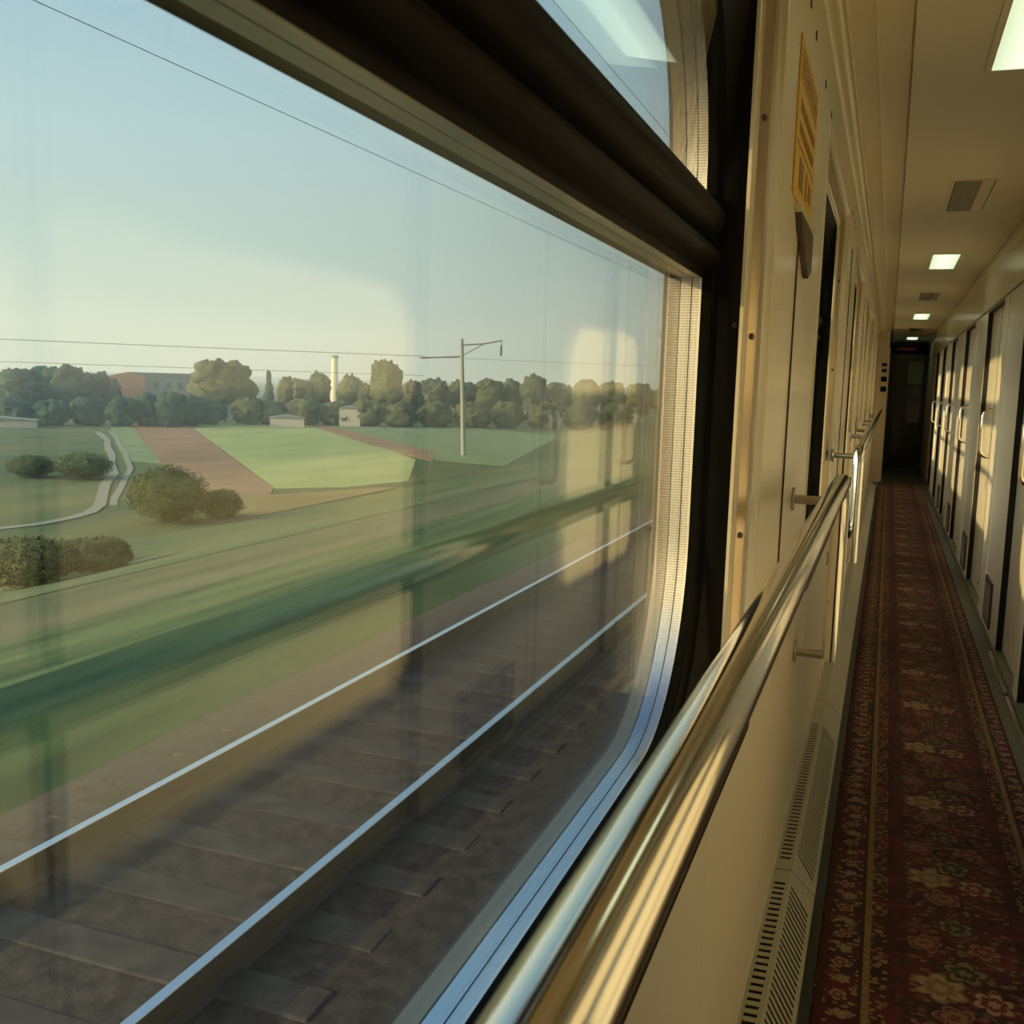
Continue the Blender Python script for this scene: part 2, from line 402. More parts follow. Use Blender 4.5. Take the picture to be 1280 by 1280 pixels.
# ------------------------------------------------------------------ windows
def rrect(x, y0, y1, z0, z1, r, n=10):
    """rounded rectangle in the plane of the wall; n points per corner"""
    out = []
    for cy, cz, a0 in ((y1 - r, z1 - r, 0), (y0 + r, z1 - r, 90), (y0 + r, z0 + r, 180), (y1 - r, z0 + r, 270)):
        for k in range(n):
            a = math.radians(a0 + 90 * k / (n - 1)); out.append((x, cy + r * math.cos(a), cz + r * math.sin(a)))
    return out
def clip(poly, zc, keep_low):
    out = []
    for i in range(len(poly)):
        a, b_ = poly[i], poly[(i + 1) % len(poly)]
        ia = (a[2] <= zc) == keep_low; ib = (b_[2] <= zc) == keep_low
        if ia: out.append(a)
        if ia != ib:
            t = (zc - a[2]) / (b_[2] - a[2]); out.append(tuple(a[k] + t * (b_[k] - a[k]) for k in range(3)))
    return out
def window(idx, y0, y1, full=True):
    w_ = empty('window_%d' % idx, (XL, (y0 + y1) / 2, WZ0)); struct(w_)
    R = 0.28 if idx == 1 else 0.20
    nn = 14 if idx == 1 else 6
    rr = lambda x, o, r: rrect(x, y0 - o, y1 + o, WZ0 - o, WZ1 + o, r, nn)
    # perforated spacer strips between the panes
    MB().loft([rr(-.3035, 0, R), rr(-.2890, 0, R)], uv=True).done('spacer', m_spacer, w_, smooth=True)
    MB().loft([rr(-.3050, .003, R), rr(-.3035, .0, R)]).done('spacer_groove', m_gap, w_, smooth=True)
    MB().loft([rr(-.3215, 0, R), rr(-.3050, 0, R)], uv=True).done('spacer', m_spacer, w_, smooth=True)
    MB().loft([rr(-.3235, .003, R), rr(-.3215, .0, R)]).done('spacer_groove', m_gap, w_, smooth=True)
    MB().loft([rr(-.343, 0, R), rr(-.3235, 0, R)], uv=True).done('outer_spacer', m_spacer_o, w_, smooth=True)
    MB().loft([rr(-.343, 0, R), rr(-.349, .004, R), rr(-.352, .012, R), rrect(-.352, y0 - .13, y1 + .13, WZ0 - .13, WZ1 + .12, .03, nn),
               rrect(-.362, y0 - .13, y1 + .13, WZ0 - .13, WZ1 + .12, .03, nn)]).done('outer_seal', m_black, w_, smooth=True)
    # black inner frame: rounded opening bridging to a square-cornered outline
    MB().loft([rr(-.289, 0, R), rr(-.286, .002, R), rr(-.280, .003, R), rr(-.274, .007, R), rr(-.273, .012, R), rr(-.268, .016, R), rr(-.264, .017, R),
               rrect(-.240, y0 - .034, y1 + .034, WZ0 - .034, WZ1 + .034, .03, nn), rrect(-.233, y0 - .040, y1 + .040, WZ0 - .040, WZ1 + .040, .02, nn)]).done('black_frame', m_blackg, w_, smooth=True)
    sq = lambda x, o: rrect(x, y0 - o, y1 + o, WZ0 - o, WZ1 + o, .012, nn)
    MB().loft([sq(-.233, .040), sq(-.228, .043), sq(-.226, .050), sq(-.222, .053)]).done('trim_bead', m_trim, w_, smooth=True)
    MB().loft([sq(-.222, .053), sq(-.2215, .057), sq(-.2095, .079), sq(-.2090, .081)]).done('trim_strip', m_alu, w_, smooth=True, angle=20)
    MB().loft([sq(-.2090, .081), sq(-.203, .083), sq(-.200, .088), sq(-.192, .092), sq(-.190, .098), sq(-.1955, .104)]).done('trim_molding', m_trim, w_, smooth=True)
    MB().box(-.240, XLL + .0012, y0 - .04, y1 + .035, WZ0 - .035, WZ0 - .0035).done('sill_cap', m_blackg, w_, bevel=.002)
    # bolts on the trim
    if full:
        for z in (1.02, 1.345, 1.685):
            MB().cyl((-.2165, y1 + .068, z), (.9, -.42, 0), .0052, .003).done('bolt', m_bolt, w_, smooth=True)
        MB().cyl((-.240, y1 + .030, 1.36), (.6, -.8, 0), .004, .003).done('bolt', m_black, w_, smooth=True)
    # panes
    base = rrect(0, y0 - .001, y1 + .001, WZ0 - .001, WZ1 + .001, R, nn)
    for x, nm in ((-.2905, 'inner_pane'), (-.3062, 'outer_pane')):
        for lo in (True, False):
            pl = clip([(x, p[1], p[2]) for p in base], TZ0 + .004 if lo else TZ1 - .004, lo)
            if idx == 1 and not lo: pl = [(p[0] + .098 * (p[2] - TZ1) * (1 if x > -.3 else .8), p[1], p[2]) for p in pl]   # the hopper leans in a little
            MB().prism(pl, (-.004, 0, 0)).done(nm, m_glass, w_)
    # transom between the lower pane and the hopper above
    a, b_ = y0 - .035, y1 + .035
    pf = [(-.340, TZ0), (-.289, TZ0), (-.2865, TZ0 + .004), (-.2865, TZ0 + .012), (-.278, TZ0 + .016), (-.268, TZ0 + .022), (-.263, TZ0 + .032), (-.266, TZ0 + .042), (-.276, TZ0 + .050), (-.286, TZ0 + .053),
          (-.286, TZ0 + .060), (-.274, TZ0 + .066), (-.264, TZ0 + .076), (-.2605, TZ0 + .088), (-.2605, TZ0 + .100), (-.265, TZ0 + .108), (-.272, TZ0 + .114), (-.281, TZ0 + .1215), (-.283, TZ1 - .005), (-.289, TZ1), (-.340, TZ1)]
    MB().prism([(x, a, z) for x, z in pf], (0, b_ - a, 0)).done('transom', m_transom, w_, smooth=True, angle=40)
    for xa, xb in ((-.3035, -.2895), (-.3215, -.3050)):
        MB().box(xa, xb, y0 + .004, y1 - .001, TZ0 - .0015, TZ0 + .001).done('transom_strip', m_spacer_p, w_)
    return w_
def f_spacer_o(nt, b):
    n = N(nt); uv = n.new('ShaderNodeTexCoord').outputs['UV']; x, y, z = n.xyz(uv)
    a = n.m('SINE', n.m('MULTIPLY', x, 2 * PI / 0.0042)); c = n.m('SINE', n.m('MULTIPLY', y, 2 * PI / 0.0038))
    k = n.m('GREATER_THAN', n.m('MULTIPLY', n.m('ADD', a, 1), n.m('ADD', c, 1)), 1.2)
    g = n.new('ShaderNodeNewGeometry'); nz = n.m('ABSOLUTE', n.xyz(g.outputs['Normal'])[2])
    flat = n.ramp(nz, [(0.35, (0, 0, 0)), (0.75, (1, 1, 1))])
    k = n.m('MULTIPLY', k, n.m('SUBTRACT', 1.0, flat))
    nt.links.new(n.mix(k, n.mix(flat, (0.42, 0.35, 0.25), (0.16, 0.18, 0.17)), (0.16, 0.13, 0.10)), b.inputs['Base Color'])  # warm sunlit upright runs, greyer level ones, put into the colour by facing
m_spacer_o = mat('grey_spacer', (0.4, 0.4, 0.4), 0.42, metal=0.5, build=f_spacer_o)
m_transom = mat('dark_transom', (0.009, 0.009, 0.008), 0.42, spec=0.04)
for i, (a, b_) in enumerate(WIN): window(i + 1, a, b_, i < 3)

# ------------------------------------------------------------------ compartment doors
def comp_door(idx, g, wdt, hy):
    d = empty('door_%d' % idx, (XR, g - wdt / 2, .034)); struct(d)
    MB().box(XR + .030, XR + .070, g - wdt - .03, g - .012, .036, DH + .01).done('door_leaf', m_door, d, bevel=.002)
    MB().box(XR + .0015, XR + .058, g - .011, g + .001, .036, DH).done('rubber_seal', m_black, d)
    MB().box(XR + .002, XR + .030, g - wdt, g - .012, DH - .012, DH).done('head_seal', m_black, d)
    if hy > 2: return d
    yb = g - hy; zt, zb = 1.180, .895
    MB().box(XR + .0285, XR + .0305, yb - .003, yb + .003, .05, DH - .02).done('leaf_seam', m_gap, d)
    p = arc_path([(XR + .030, yb, zt), (XR - .028, yb, zt - .003), (XR - .028, yb, zb + .003), (XR + .030, yb, zb)], .042)
    MB().tube(p, .011, 14).done('door_handle', m_steel, d, smooth=True)
    for z in (zt, zb): MB().cyl((XR + .0245, yb, z), (1, 0, 0), .014, .005).done('handle_rose', m_steel2, d, smooth=True)
    MB().box(XR + .0275, XR + .031, yb + .02, yb + .06, .105, .118).done('lock_slot', m_gap, d)
    return d
k = 2
for g, wd, hy in DOORS:
    comp_door(k, g, wd, hy); k += 1
# added strips for unlit wall ends between doors, each with a vent low down
def unlit_end_strip(n_, y0, y1, vent=None):
    p = MB().box(XR - .005, XR + .004, y0, y1, .036, DH - .002).done('trim_%d' % n_, m_wall_r, bevel=.002); struct(p)
n_ = 7
for y0, y1 in ((6.12, 6.37), (8.18, 8.44), (10.22, 10.48), (12.10, 12.36), (13.90, 14.16)):
    unlit_end_strip(n_, y0, y1); n_ += 1
def grille(y0, y1, label):
    v = empty('vent_grille', (XR - .004, (y0 + y1) / 2, .19)); tag(v, label, 'vent', 'low vents in the compartment wall')
    MB().box(XR - .006, XR + .002, y0, y1, .08, .30).done('backing', m_gap, v)
    f = MB(); f.box(XR - .010, XR + .001, y0 - .012, y1 + .012, .292, .304); f.box(XR - .010, XR + .001, y0 - .012, y1 + .012, .068, .080)
    f.box(XR - .010, XR + .001, y0 - .012, y0, .08, .292); f.box(XR - .010, XR + .001, y1, y1 + .012, .08, .292); f.done('frame', m_vent, v)
    s = MB(); z = .092
    while z < .285:
        s.prism([(XR - .006, y0, z), (XR - .011, y0, z - .006), (XR - .010, y0, z - .008), (XR - .005, y0, z - .002)], (0, y1 - y0, 0)); z += .014
    s.done('slats', m_vent, v)
grille(2.80, 3.22, 'small dark slatted vent low on the compartment wall, seen only mirrored in the large window')
for y, t in ((5.72, 'small dark slatted vent low on the compartment wall, nearest of the row'), (7.62, 'small dark slatted vent low on the compartment wall, second of the row'),
             (9.68, 'small dark slatted vent low on the compartment wall, third of the row'), (11.66, 'tiny dark vent low on the compartment wall, farthest of the row')):
    grille(y, y + .30, t)
o = MB().box(.545, .562, 4.70, 5.45, .0, .016).done('door_guide_rail', m_steel2, bevel=.002); tag(o, 'short bright metal guide strip on the floor by the nearest door', 'door rail')
o = MB().box(.545, .562, 3.0, 4.66, .0, .012).done('door_guide_rail', m_steel2, bevel=.002); tag(o, 'long thin metal strip on the floor at the carpet edge, by the right frame edge', 'door rail')

# ------------------------------------------------------------------ ceiling lamps and air vents
def lamp(y0, y1, label, x0=.195, x1=.352):
    t = empty('ceiling_lamp', ((x0 + x1) / 2, (y0 + y1) / 2, ZC)); tag(t, label, 'ceiling lamp', 'lamps along the corridor ceiling')
    mb = MB(); f = .018; z0, z1 = ZC - .005, ZC + .0005
    mb.box(x0 - f, x1 + f, y0 - f, y0, z0, z1); mb.box(x0 - f, x1 + f, y1, y1 + f, z0, z1); mb.box(x0 - f, x0, y0, y1, z0, z1); mb.box(x1, x1 + f, y0, y1, z0, z1)
    mb.done('lamp_frame', m_ceil, t, bevel=.0015)
    MB().box(x0 + .0005, x1 - .0005, y0 + .0005, y1 - .0005, ZC - .0035, ZC - .0005).done('diffuser', m_lamp, t)
lamp(2.25, 3.13, 'large glowing rectangular ceiling lamp cut by the top right corner of the photo')
lamp(7.02, 7.82, 'glowing ceiling lamp just beyond the big air vent')
lamp(12.1, 13.0, 'small bright ceiling lamp beyond the second air vent')
lamp(17.0, 17.8, 'tiny farthest ceiling lamp just before the dark end door')
m_grl = mat('vent_grille_metal', (0.20, 0.155, 0.10), 0.32, metal=0.8)
def air(y0, y1, label, x0=.19, x1=.345):
    t = empty('air_vent', ((x0 + x1) / 2, (y0 + y1) / 2, ZC)); tag(t, label, 'air vent', 'air vents in the corridor ceiling')
    MB().box(x0 + .001, x1 - .001, y0 + .001, y1 - .001, ZC - .0015, ZC - .0002).done('backing', m_gap, t)
    mb = MB(); f = .010; z0, z1 = ZC - .006, ZC + .0005
    mb.box(x0 - f, x1 + f, y0 - f, y0, z0, z1); mb.box(x0 - f, x1 + f, y1, y1 + f, z0, z1); mb.box(x0 - f, x0, y0, y1, z0, z1); mb.box(x1, x1 + f, y0, y1, z0, z1)
    mb.done('frame', m_ceil, t)
    x = x0 + .006; 
    s = MB(); xm = x0 + .62 * (x1 - x0)
    while x < xm:
        s.prism([(x, y0 + .004, ZC - .0015), (x + .010, y0 + .004, ZC - .006), (x + .012, y0 + .004, ZC - .0055), (x + .003, y0 + .004, ZC - .001)], (0, y1 - y0 - .008, 0)); x += .0125
    s.done('slats', m_grl, t)
    MB().box(xm + .006, x1 - .004, y0 + .004, y1 - .004, ZC - .006, ZC - .002).done('flap', m_alu, t, bevel=.002)
air(4.65, 5.40, 'square slatted air vent in the ceiling, the nearest and largest')
air(9.60, 10.38, 'small dark air vent in the ceiling beyond the second lamp')
air(14.7, 15.4, 'tiny dark air vent in the ceiling beyond the third lamp')
# LED display at the end
led = empty('led_display', (.2, YF - .16, ZC - .14)); tag(led, 'dark display box with dull red strip under the ceiling at the corridor end', 'display')
MB().box(-.02, .50, YF - .30, YF - .13, ZC - .165, ZC - .070).done('housing', m_blackg, led, bevel=.004)
MB().box(.06, .36, YF - .305, YF - .299, ZC - .150, ZC - .095).done('screen', m_red, led)
# switches on the partition
for i, (z, hh, nm) in enumerate(((1.66, .022, 'topmost'), (1.58, .022, 'second from top'), (1.46, .035, 'third from top'), (1.32, .035, 'lowest'))):
    s = empty('switch_box', (-.10, YP, z)); tag(s, 'small black switch box on the cream partition, %s of the four' % nm, 'switch', 'switch boxes on the partition')
    MB().box(-.128, -.128 + .045 + hh * .9, YP - .02, YP - .0005, z - hh, z + hh).done('case', m_blackg, s, bevel=.003)
    MB().box(-.115, -.095, YP - .024, YP - .0195, z - hh * .5, z + hh * .5).done('rocker', m_gap, s)

# ------------------------------------------------------------------ handrails
TX, TZ = -.092, EYE - .213
def flange(y, z, xw, par):
    MB().cyl((xw + .0005, y, z), (1, 0, 0), .027, .006, 24).done('flange', m_steel2, par, smooth=True, bevel=.001)
def rail(name, label, y0, y1, drop_near, drop_far, br):
    r = empty(name, (TX, (y0 + y1) / 2, TZ)); tag(r, label, 'handrail')
    pts = []; rad = []
    if drop_near: pts += [(TX, y0, .62), (TX, y0, TZ)]
    else: pts += [(TX, y0, TZ)]
    if drop_far: pts += [(TX, y1, TZ), (TX, y1, .60)]
    else: pts += [(TX, y1, TZ)]
    path = arc_path(pts, .055, 10) if len(pts) > 2 else pts
    MB().tube(path, .0207, 32).done('tube', m_steel, r, smooth=True)
    for y in br:
        p = arc_path([(XL + .004, y, TZ - .036), (TX, y, TZ - .036), (TX, y, TZ - .012)], .018, 6)
        MB().tube(p, .0105, 14).done('bracket', m_steel2, r, smooth=True); flange(y, TZ - .036, XL, r)
    for on, y in ((drop_near, y0), (drop_far, y1)):
        if on:
            z = .628 if on == 1 and y == y0 else .612
            MB().tube([(XLL + .004, y, z + .0), (TX, y, z)], .0105, 14).done('stay', m_steel2, r, smooth=True); flange(y, z, XLL, r)
    return r
rail('handrail', 'thick polished steel handrail under the big window, running towards the camera', -.9, 2.60, 0, 1, [-.45, 2.44])
rail('handrail', 'polished steel handrail beyond the gap, starting with a bright bent post', 4.05, 14.3, 1, 0, [4.25, 6.2, 7.2, 8.7, 9.7, 11.2, 12.2, 13.8])

# ------------------------------------------------------------------ heater covers along the window wall
H0, H1, H2 = (XLL, .112), (-.140, .114), (-.085, .060)
def pbar(mb, P0, u, v, n, poly, th=.0015):
    P0, u, v, n = map(Vector, (P0, u, v, n))
    mb.prism([P0 + u * a + v * b_ for a, b_ in poly], n * -th)
def heater(y0, y1, label, s0=None, s1=None):
    h = empty('heater_cover', (-.13, (y0 + y1) / 2, 0)); tag(h, label, 'heater cover', 'heater covers along the window wall')
    mb = MB(); y0 += .002; y1 -= .002
    vt = Vector((H1[0] - H0[0], 0, H1[1] - H0[1])); Lt = vt.length; vt.normalize()
    vf = Vector((H2[0] - H1[0], 0, H2[1] - H1[1])); Lf = vf.length; vf.normalize()
    U = (0, 1, 0); nt_ = (0, 0, 1); nf = Vector((.055, 0, .055)).normalized()
    for (P, V, n, L, m0, m1) in (((H0[0], 0, H0[1]), vt, nt_, Lt, .007, .008), ((H1[0], 0, H1[1]), vf, nf, Lf, .008, .008)):
        diag = n is nf
        if s0 is None:
            pbar(mb, P, U, V, n, [(y0, 0), (y1, 0), (y1, L), (y0, L)]); continue
        sh = .045 if diag else 0.0
        pbar(mb, P, U, V, n, [(y0, 0), (y1, 0), (y1, m0), (y0, m0)]); pbar(mb, P, U, V, n, [(y0, L - m1), (y1, L - m1), (y1, L), (y0, L)])
        a, b2 = s0, s1 - sh
        pbar(mb, P, U, V, n, [(y0, m0), (a + sh, m0), (a, L - m1), (y0, L - m1)])
        pitch = .026 if not diag else .0245
        k_ = int((b2 - a) / pitch); pitch = (b2 - a) / k_
        wv = pitch * .56
        for i in range(k_):
            c = a + i * pitch + (pitch - wv)
            pbar(mb, P, U, V, n, [(c + sh, m0), (c + wv + sh, m0), (c + wv, L - m1), (c, L - m1)])
        pbar(mb, P, U, V, n, [(b2 + sh, m0), (y1, m0), (y1, L - m1), (b2, L - m1)])
    mb.done('grille_panel', m_heater, h)
    MB().prism([(XLL + .001, y0, .02), (XLL + .001, y0, .098), (-.146, y0, .100), (-.096, y0, .052), (-.096, y0, .02)], (0, y1 - y0, 0)).done('dark_interior', m_gap, h)
    r_ = MB().box(-.0855, -.083, y0, y1, .050, .0605).done('lip', m_heater, h)
heater(-.5, .98, 'heater cover segment nearest to the camera, mostly below the frame', -.45, .93)
heater(.98, 2.44, 'slotted grey-green heater cover segment at the bottom of the photo', 1.03, 2.385)
heater(2.44, 3.90, 'slotted heater cover segment under the end of the near handrail', 2.50, 3.62)
for a, t in ((3.90, 'first plain heater cover segment after the slotted ones'), (5.36, 'second plain heater cover segment'), (6.82, 'third plain heater cover segment'), (8.28, 'fourth plain heater cover segment'),
             (9.74, 'fifth plain heater cover segment'), (11.2, 'sixth plain heater cover segment'), (12.66, 'last plain heater cover segment by the partition')):
    heater(a, a + 1.46, t)
b = empty('skirting_box', (-.08, 6.5, 0)); tag(b, 'long black skirting box under the heater covers, beside the carpet', 'skirting')
MB().box(-.13, -.0605, -.5, 14.12, .0, .049).done('skirt', m_black, b)
for y in (1.62, 1.70, 2.03, 2.10, 2.42, 3.28, 3.40, 4.55, 4.68, 5.9, 6.05, 7.3, 7.45, 8.9, 10.3, 11.7):
    MB().cyl((-.0615, y, .034), (1, 0, .25), .0065, .006, 12).done('stud', m_steel, b, smooth=True)

# screws, small marks
for i, (y, z) in enumerate(((2.14, 2.00), (2.30, 1.99), (2.64, 1.985), (2.90, 1.98), (4.55, 1.99), (4.75, 1.99), (4.95, 1.99))):
    t = tag(MB().cyl((XL - .001, y, z), (1, 0, 0), .010, .003, 12).done('wall_screw', m_bolt, smooth=True), 'small dark screw head in the cream wall above the windows', 'screw', 'screws above the windows')
tag(MB().cyl((XLL - .001, .80, .56), (1, 0, 0), .004, .002, 12).done('wall_screw', m_bolt, smooth=True), 'lone dark screw in the cream panel right under the near handrail', 'screw')

# yellow notice on the wall before the second window
m_yel = mat('yellow_plate', (0.85, 0.52, 0.04), 0.3, coat=0.2)
m_ink = mat('brown_ink', (0.30, 0.14, 0.02), 0.4)
sg = empty('notice_plate', (XL, 2.20, 1.77)); tag(sg, 'glossy yellow notice plate with dark lettering high on the wall by the big window', 'sign')
MB().box(XL + .0005, XL + .004, 1.99, 2.42, 1.62, 1.90).done('plate', m_yel, sg, bevel=.001)
ink = MB(); xs = XL + .0042
random.seed(11)
y = 2.01
while y < 2.38:                       # tall top line of strokes
    ink.box(xs - .0005, xs + .0004, y, y + .008, 1.825, 1.885); 
    if random.random() < .6: ink.box(xs - .0005, xs + .0004, y, y + .022, random.choice([1.825, 1.852, 1.877]), random.choice([1.833, 1.860, 1.885]) if False else 1.885) if False else ink.box(xs - .0005, xs + .0004, y + .008, y + .022, 1.850, 1.858)
    y += .03
for z, hh in ((1.775, .022), (1.735, .022)):
    y = 2.03
    while y < 2.36:
        ink.box(xs - .0005, xs + .0004, y, y + .006, z, z + hh); ink.box(xs - .0005, xs + .0004, y + .006, y + .012, z + random.choice([0, .009, .018]), z + random.choice([0, .009, .018]) + .004); y += .019
ink.box(xs - .0005, xs + .0004, 2.0, 2.41, 1.715, 1.719)
ink.box(xs - .0005, xs + .0004, 2.07, 2.16, 1.645, 1.700); ink.box(xs - .0005, xs + .0004, 2.22, 2.25, 1.645, 1.70); ink.box(xs - .0005, xs + .0004, 2.29, 2.35, 1.655, 1.69)
ink.done('lettering', m_ink, sg)
# dark slab shaped as the shadowed corner under the plate, with cream rim
MB().prism([(XL + .001, 2.08, 1.60), (XL + .001, 2.40, 1.60), (XL + .001, 2.40, 1.52), (XL + .001, 2.33, 1.50), (XL + .001, 2.12, 1.575)], (.012, 0, 0)).done('corner_shade', m_bolt, sg, bevel=.001)
MB().box(XL + .001, XL + .014, 2.06, 2.41, 1.600, 1.612).done('corner_rim', m_trim, sg)

# carpet runner
o = MB().box(-.059, .500, YN + .05, YP, .0, .007).done('carpet_runner', m_carpet); tag(o, 'long maroon corridor carpet runner with tan flowers and gold edge lines', 'carpet')

# ================================================================== OUTSIDE
def zprof(): return
GZ = EYE - 7.96
def strip(name, prof, m, y0=-90, y1=900, ny=60, bumpy=0.0, wave=0.0):
    mb = MB(); rows = []
    for i in range(ny + 1):
        y = y0 + (y1 - y0) * (i / ny) ** 2.0
        rows.append([(x, y, z + (bumpy * (noise.noise(Vector((x * .7, y * .35, 3))) ) if 0 < j < len(prof) - 1 else 0)) for j, (x, z) in enumerate(prof)])
    mb.loft(rows, closed=False)
    o = mb.done(name, m, smooth=True); return struct(o)
m_ballast = mat('dark_ballast', (.05, .05, .045), .9, build=mottle((.006, .006, .006), (.025, .022, .020), 9, bump=.7, dist=.03, detail=8))
m_verge = mat('trackside_grass', (.05, .1, .03), .95, spec=.1, build=mottle((.018, .048, .026), (.058, .102, .044), .9, (2.2, .22, 1), bump=.4, dist=.08, detail=6))
m_dirt = mat('dry_dirt', (.14, .12, .08), .95, spec=.1, build=mottle((.040, .042, .036), (.080, .070, .056), .8, (1.6, .15, 1), detail=5))
m_plain = mat('meadow', (.1, .14, .05), .95, spec=.1, build=mottle((.036, .082, .046), (.110, .125, .060), .16, (1.6, .45, 1), detail=8, lo=.3, hi=.7))
m_track = mat('overgrown_track', (.08, .09, .06), .95, spec=.1, build=mottle((.055, .080, .045), (.105, .112, .072), .8, (1.6, .15, 1), detail=6))
strip('track_bed', [(4.0, -1.65), (-4.85, -1.641), (-5.2, -1.70), (-5.55, -1.80)], m_ballast, -60, 700, 40)
strip('ballast_shoulder', [(-5.45, -1.775), (-5.60, -1.79), (-5.8, -1.80)], m_dirt, -60, 700, 40)
strip('grass_verge', [(-5.48, -1.79), (-5.62, -1.765), (-5.95, -1.72), (-6.5, -1.62), (-7.0, -1.50), (-7.5, -1.66), (-8.4, -1.95), (-9.6, -2.30), (-11.6, -2.62)], m_verge, -60, 700, 160, bumpy=.12)
strip('dirt_track', [(-11.5, -2.60), (-12.4, -2.70), (-14.4, -2.86)], m_track, -60, 700, 60)
strip('grass_slope', [(-14.3, -2.84), (-17, -3.5), (-22, -4.9), (-27, -6.0), (-33, GZ + .02)], m_plain, -60, 800, 100, bumpy=.35)
strip('meadow_plain', [(-32.0, GZ), (-60, GZ), (-140, GZ), (-300, GZ), (-900, GZ), (-4000, GZ - 2)], m_plain, -200, 4000, 60)
def field(name, pts, m, dz=.03):
    o = MB().prism([(x, y, GZ + dz) for x, y in pts], (0, 0, -.06 - dz)).done(name, m); return struct(o)
m_f1 = mat('young_crop', (.25, .34, .12), .95, spec=.1, build=mottle((.20, .265, .115), (.27, .32, .145), .25, (1, .3, 1), detail=5))
m_f2 = mat('ploughed_soil', (.2, .14, .09), .95, spec=.1, build=mottle((.17, .125, .08), (.24, .16, .11), .4, (1, .3, 1), detail=5))
m_f3 = mat('green_crop', (.12, .24, .11), .95, spec=.1, build=mottle((.12, .18, .10), (.16, .225, .125), .3, detail=5))
m_path = mat('pale_track', (.15, .17, .145), .95)
m_f4 = mat('dry_soil', (.17, .14, .07), .95, spec=.1, build=mottle((.15, .125, .065), (.21, .17, .08), .4, (1, .3, 1), detail=5))
field('crop_field', [(-102.4, 133.1), (-100.4, 151.0), (-88.5, 149.4), (-43.8, 92.4), (-35.0, 72.5), (-36.6, 65.6), (-40.2, 61.9)], m_f1)
field('far_field', [(-101.4, 166.9), (-73.1, 167.2), (-47.0, 150.4), (-34, 91.3), (-42.2, 93.8)], m_f3)
field('ploughed_field', [(-104.8, 122.8), (-102.5, 133), (-40.4, 61.9), (-36.4, 55.0), (-44.0, 56.7)], m_f2, .04)
field('ploughed_strip', [(-97.3, 156.1), (-97.9, 160.7), (-46.5, 103.1), (-41.7, 91.7), (-58.3, 109.6)], m_f2, .05)
field('small_field', [(-100.4, 113.8), (-103.6, 121.7), (-58.4, 73.6), (-63.6, 73.8)], m_f3, .035)
field('dry_field', [(-40.2, 53.7), (-34.4, 66.8), (-33.4, 67.1), (-32.9, 45)], m_f4, .05)
def ribbon(name, pts, w0, m):
    mb = MB(); L = []
    P = [Vector((x, y, GZ + .06)) for x, y in pts]
    for i, p in enumerate(P):
        t = (P[min(i + 1, len(P) - 1)] - P[max(i - 1, 0)]).normalized(); s = Vector((-t.y, t.x, 0)) * w0
        L.append([p - s, p + s, p + s - Vector((0, 0, .1)), p - s - Vector((0, 0, .1))])
    mb.loft(L, True, True); return struct(mb.done(name, m))
ribbon('farm_track', [(-95.6, 106.1), (-84, 94.7), (-75.4, 85.0), (-68.5, 77.8), (-62.2, 70.4), (-56, 63.8), (-51.1, 57.3), (-46.8, 52.2), (-43.4, 48.2), (-41.5, 45.3), (-40.8, 43.2), (-40.4, 40.5), (-41.3, 36.0), (-44, 28)], .34, m_path)
ribbon('farm_track_branch', [(-94.7, 107.4), (-85.9, 98.4), (-77.8, 89.4), (-70.5, 82), (-64.0, 74.6), (-57.5, 67.4), (-52.0, 60.3), (-48.4, 55.7), (-44.5, 50.6), (-42.6, 48.4)], .22, m_path)

# rails and sleepers of the next track
m_railside = mat('rusty_rail', (.035, .030, .027), .7)
m_railtop = mat('polished_railhead', (.62, .66, .70), .28, metal=1.0)
def steel_rail(x, label):
    t = empty('steel_rail', (x, 60, -1.48)); tag(t, label, 'rail', 'rails of the neighbouring track')
    pf = [(-.075, -.170), (.075, -.170), (.075, -.160), (.012, -.145), (.010, -.045), (.032, -.032), (.032, -.004), (-.032, -.004), (-.032, -.032), (-.010, -.045), (-.012, -.145), (-.075, -.160)]
    MB().prism([(x + a, -4, -1.48 + c) for a, c in pf], (0, 400, 0)).done('rail_body', m_railside, t)
    pf = [(-.030, -.0045), (.030, -.0045), (.027, 0), (-.027, 0)]
    MB().prism([(x + a, -4, -1.48 + c) for a, c in pf], (0, 400, 0)).done('rail_head', m_railtop, t)
steel_rail(-4.41, 'farther of the two shiny rails outside, nearer the grass')
steel_rail(-2.84, 'nearer of the two shiny rails outside, closer to the train')
m_sleeper = mat('weathered_sleeper', (.10, .095, .085), .85, build=mottle((.014, .014, .014), (.034, .033, .031), 5))
s0 = MB().prism([(-1.35, -.13, 0), (1.35, -.13, 0), (1.35, .13, 0), (-1.35, .13, 0)], (0, 0, -.16)).done('sleeper', m_sleeper, bevel=.015)
s0.location = (-3.62, 1.4, -1.635)
for i in range(60):
    s = s0 if i == 0 else s0.copy()
    if i: C.objects.link(s)
    s.location = (-3.62, 1.4 + i * .62, -1.635 + random.uniform(-.003, .003))
    tag(s, 'weathered concrete sleeper under the two shiny rails outside', 'sleeper', 'sleepers of the neighbouring track')

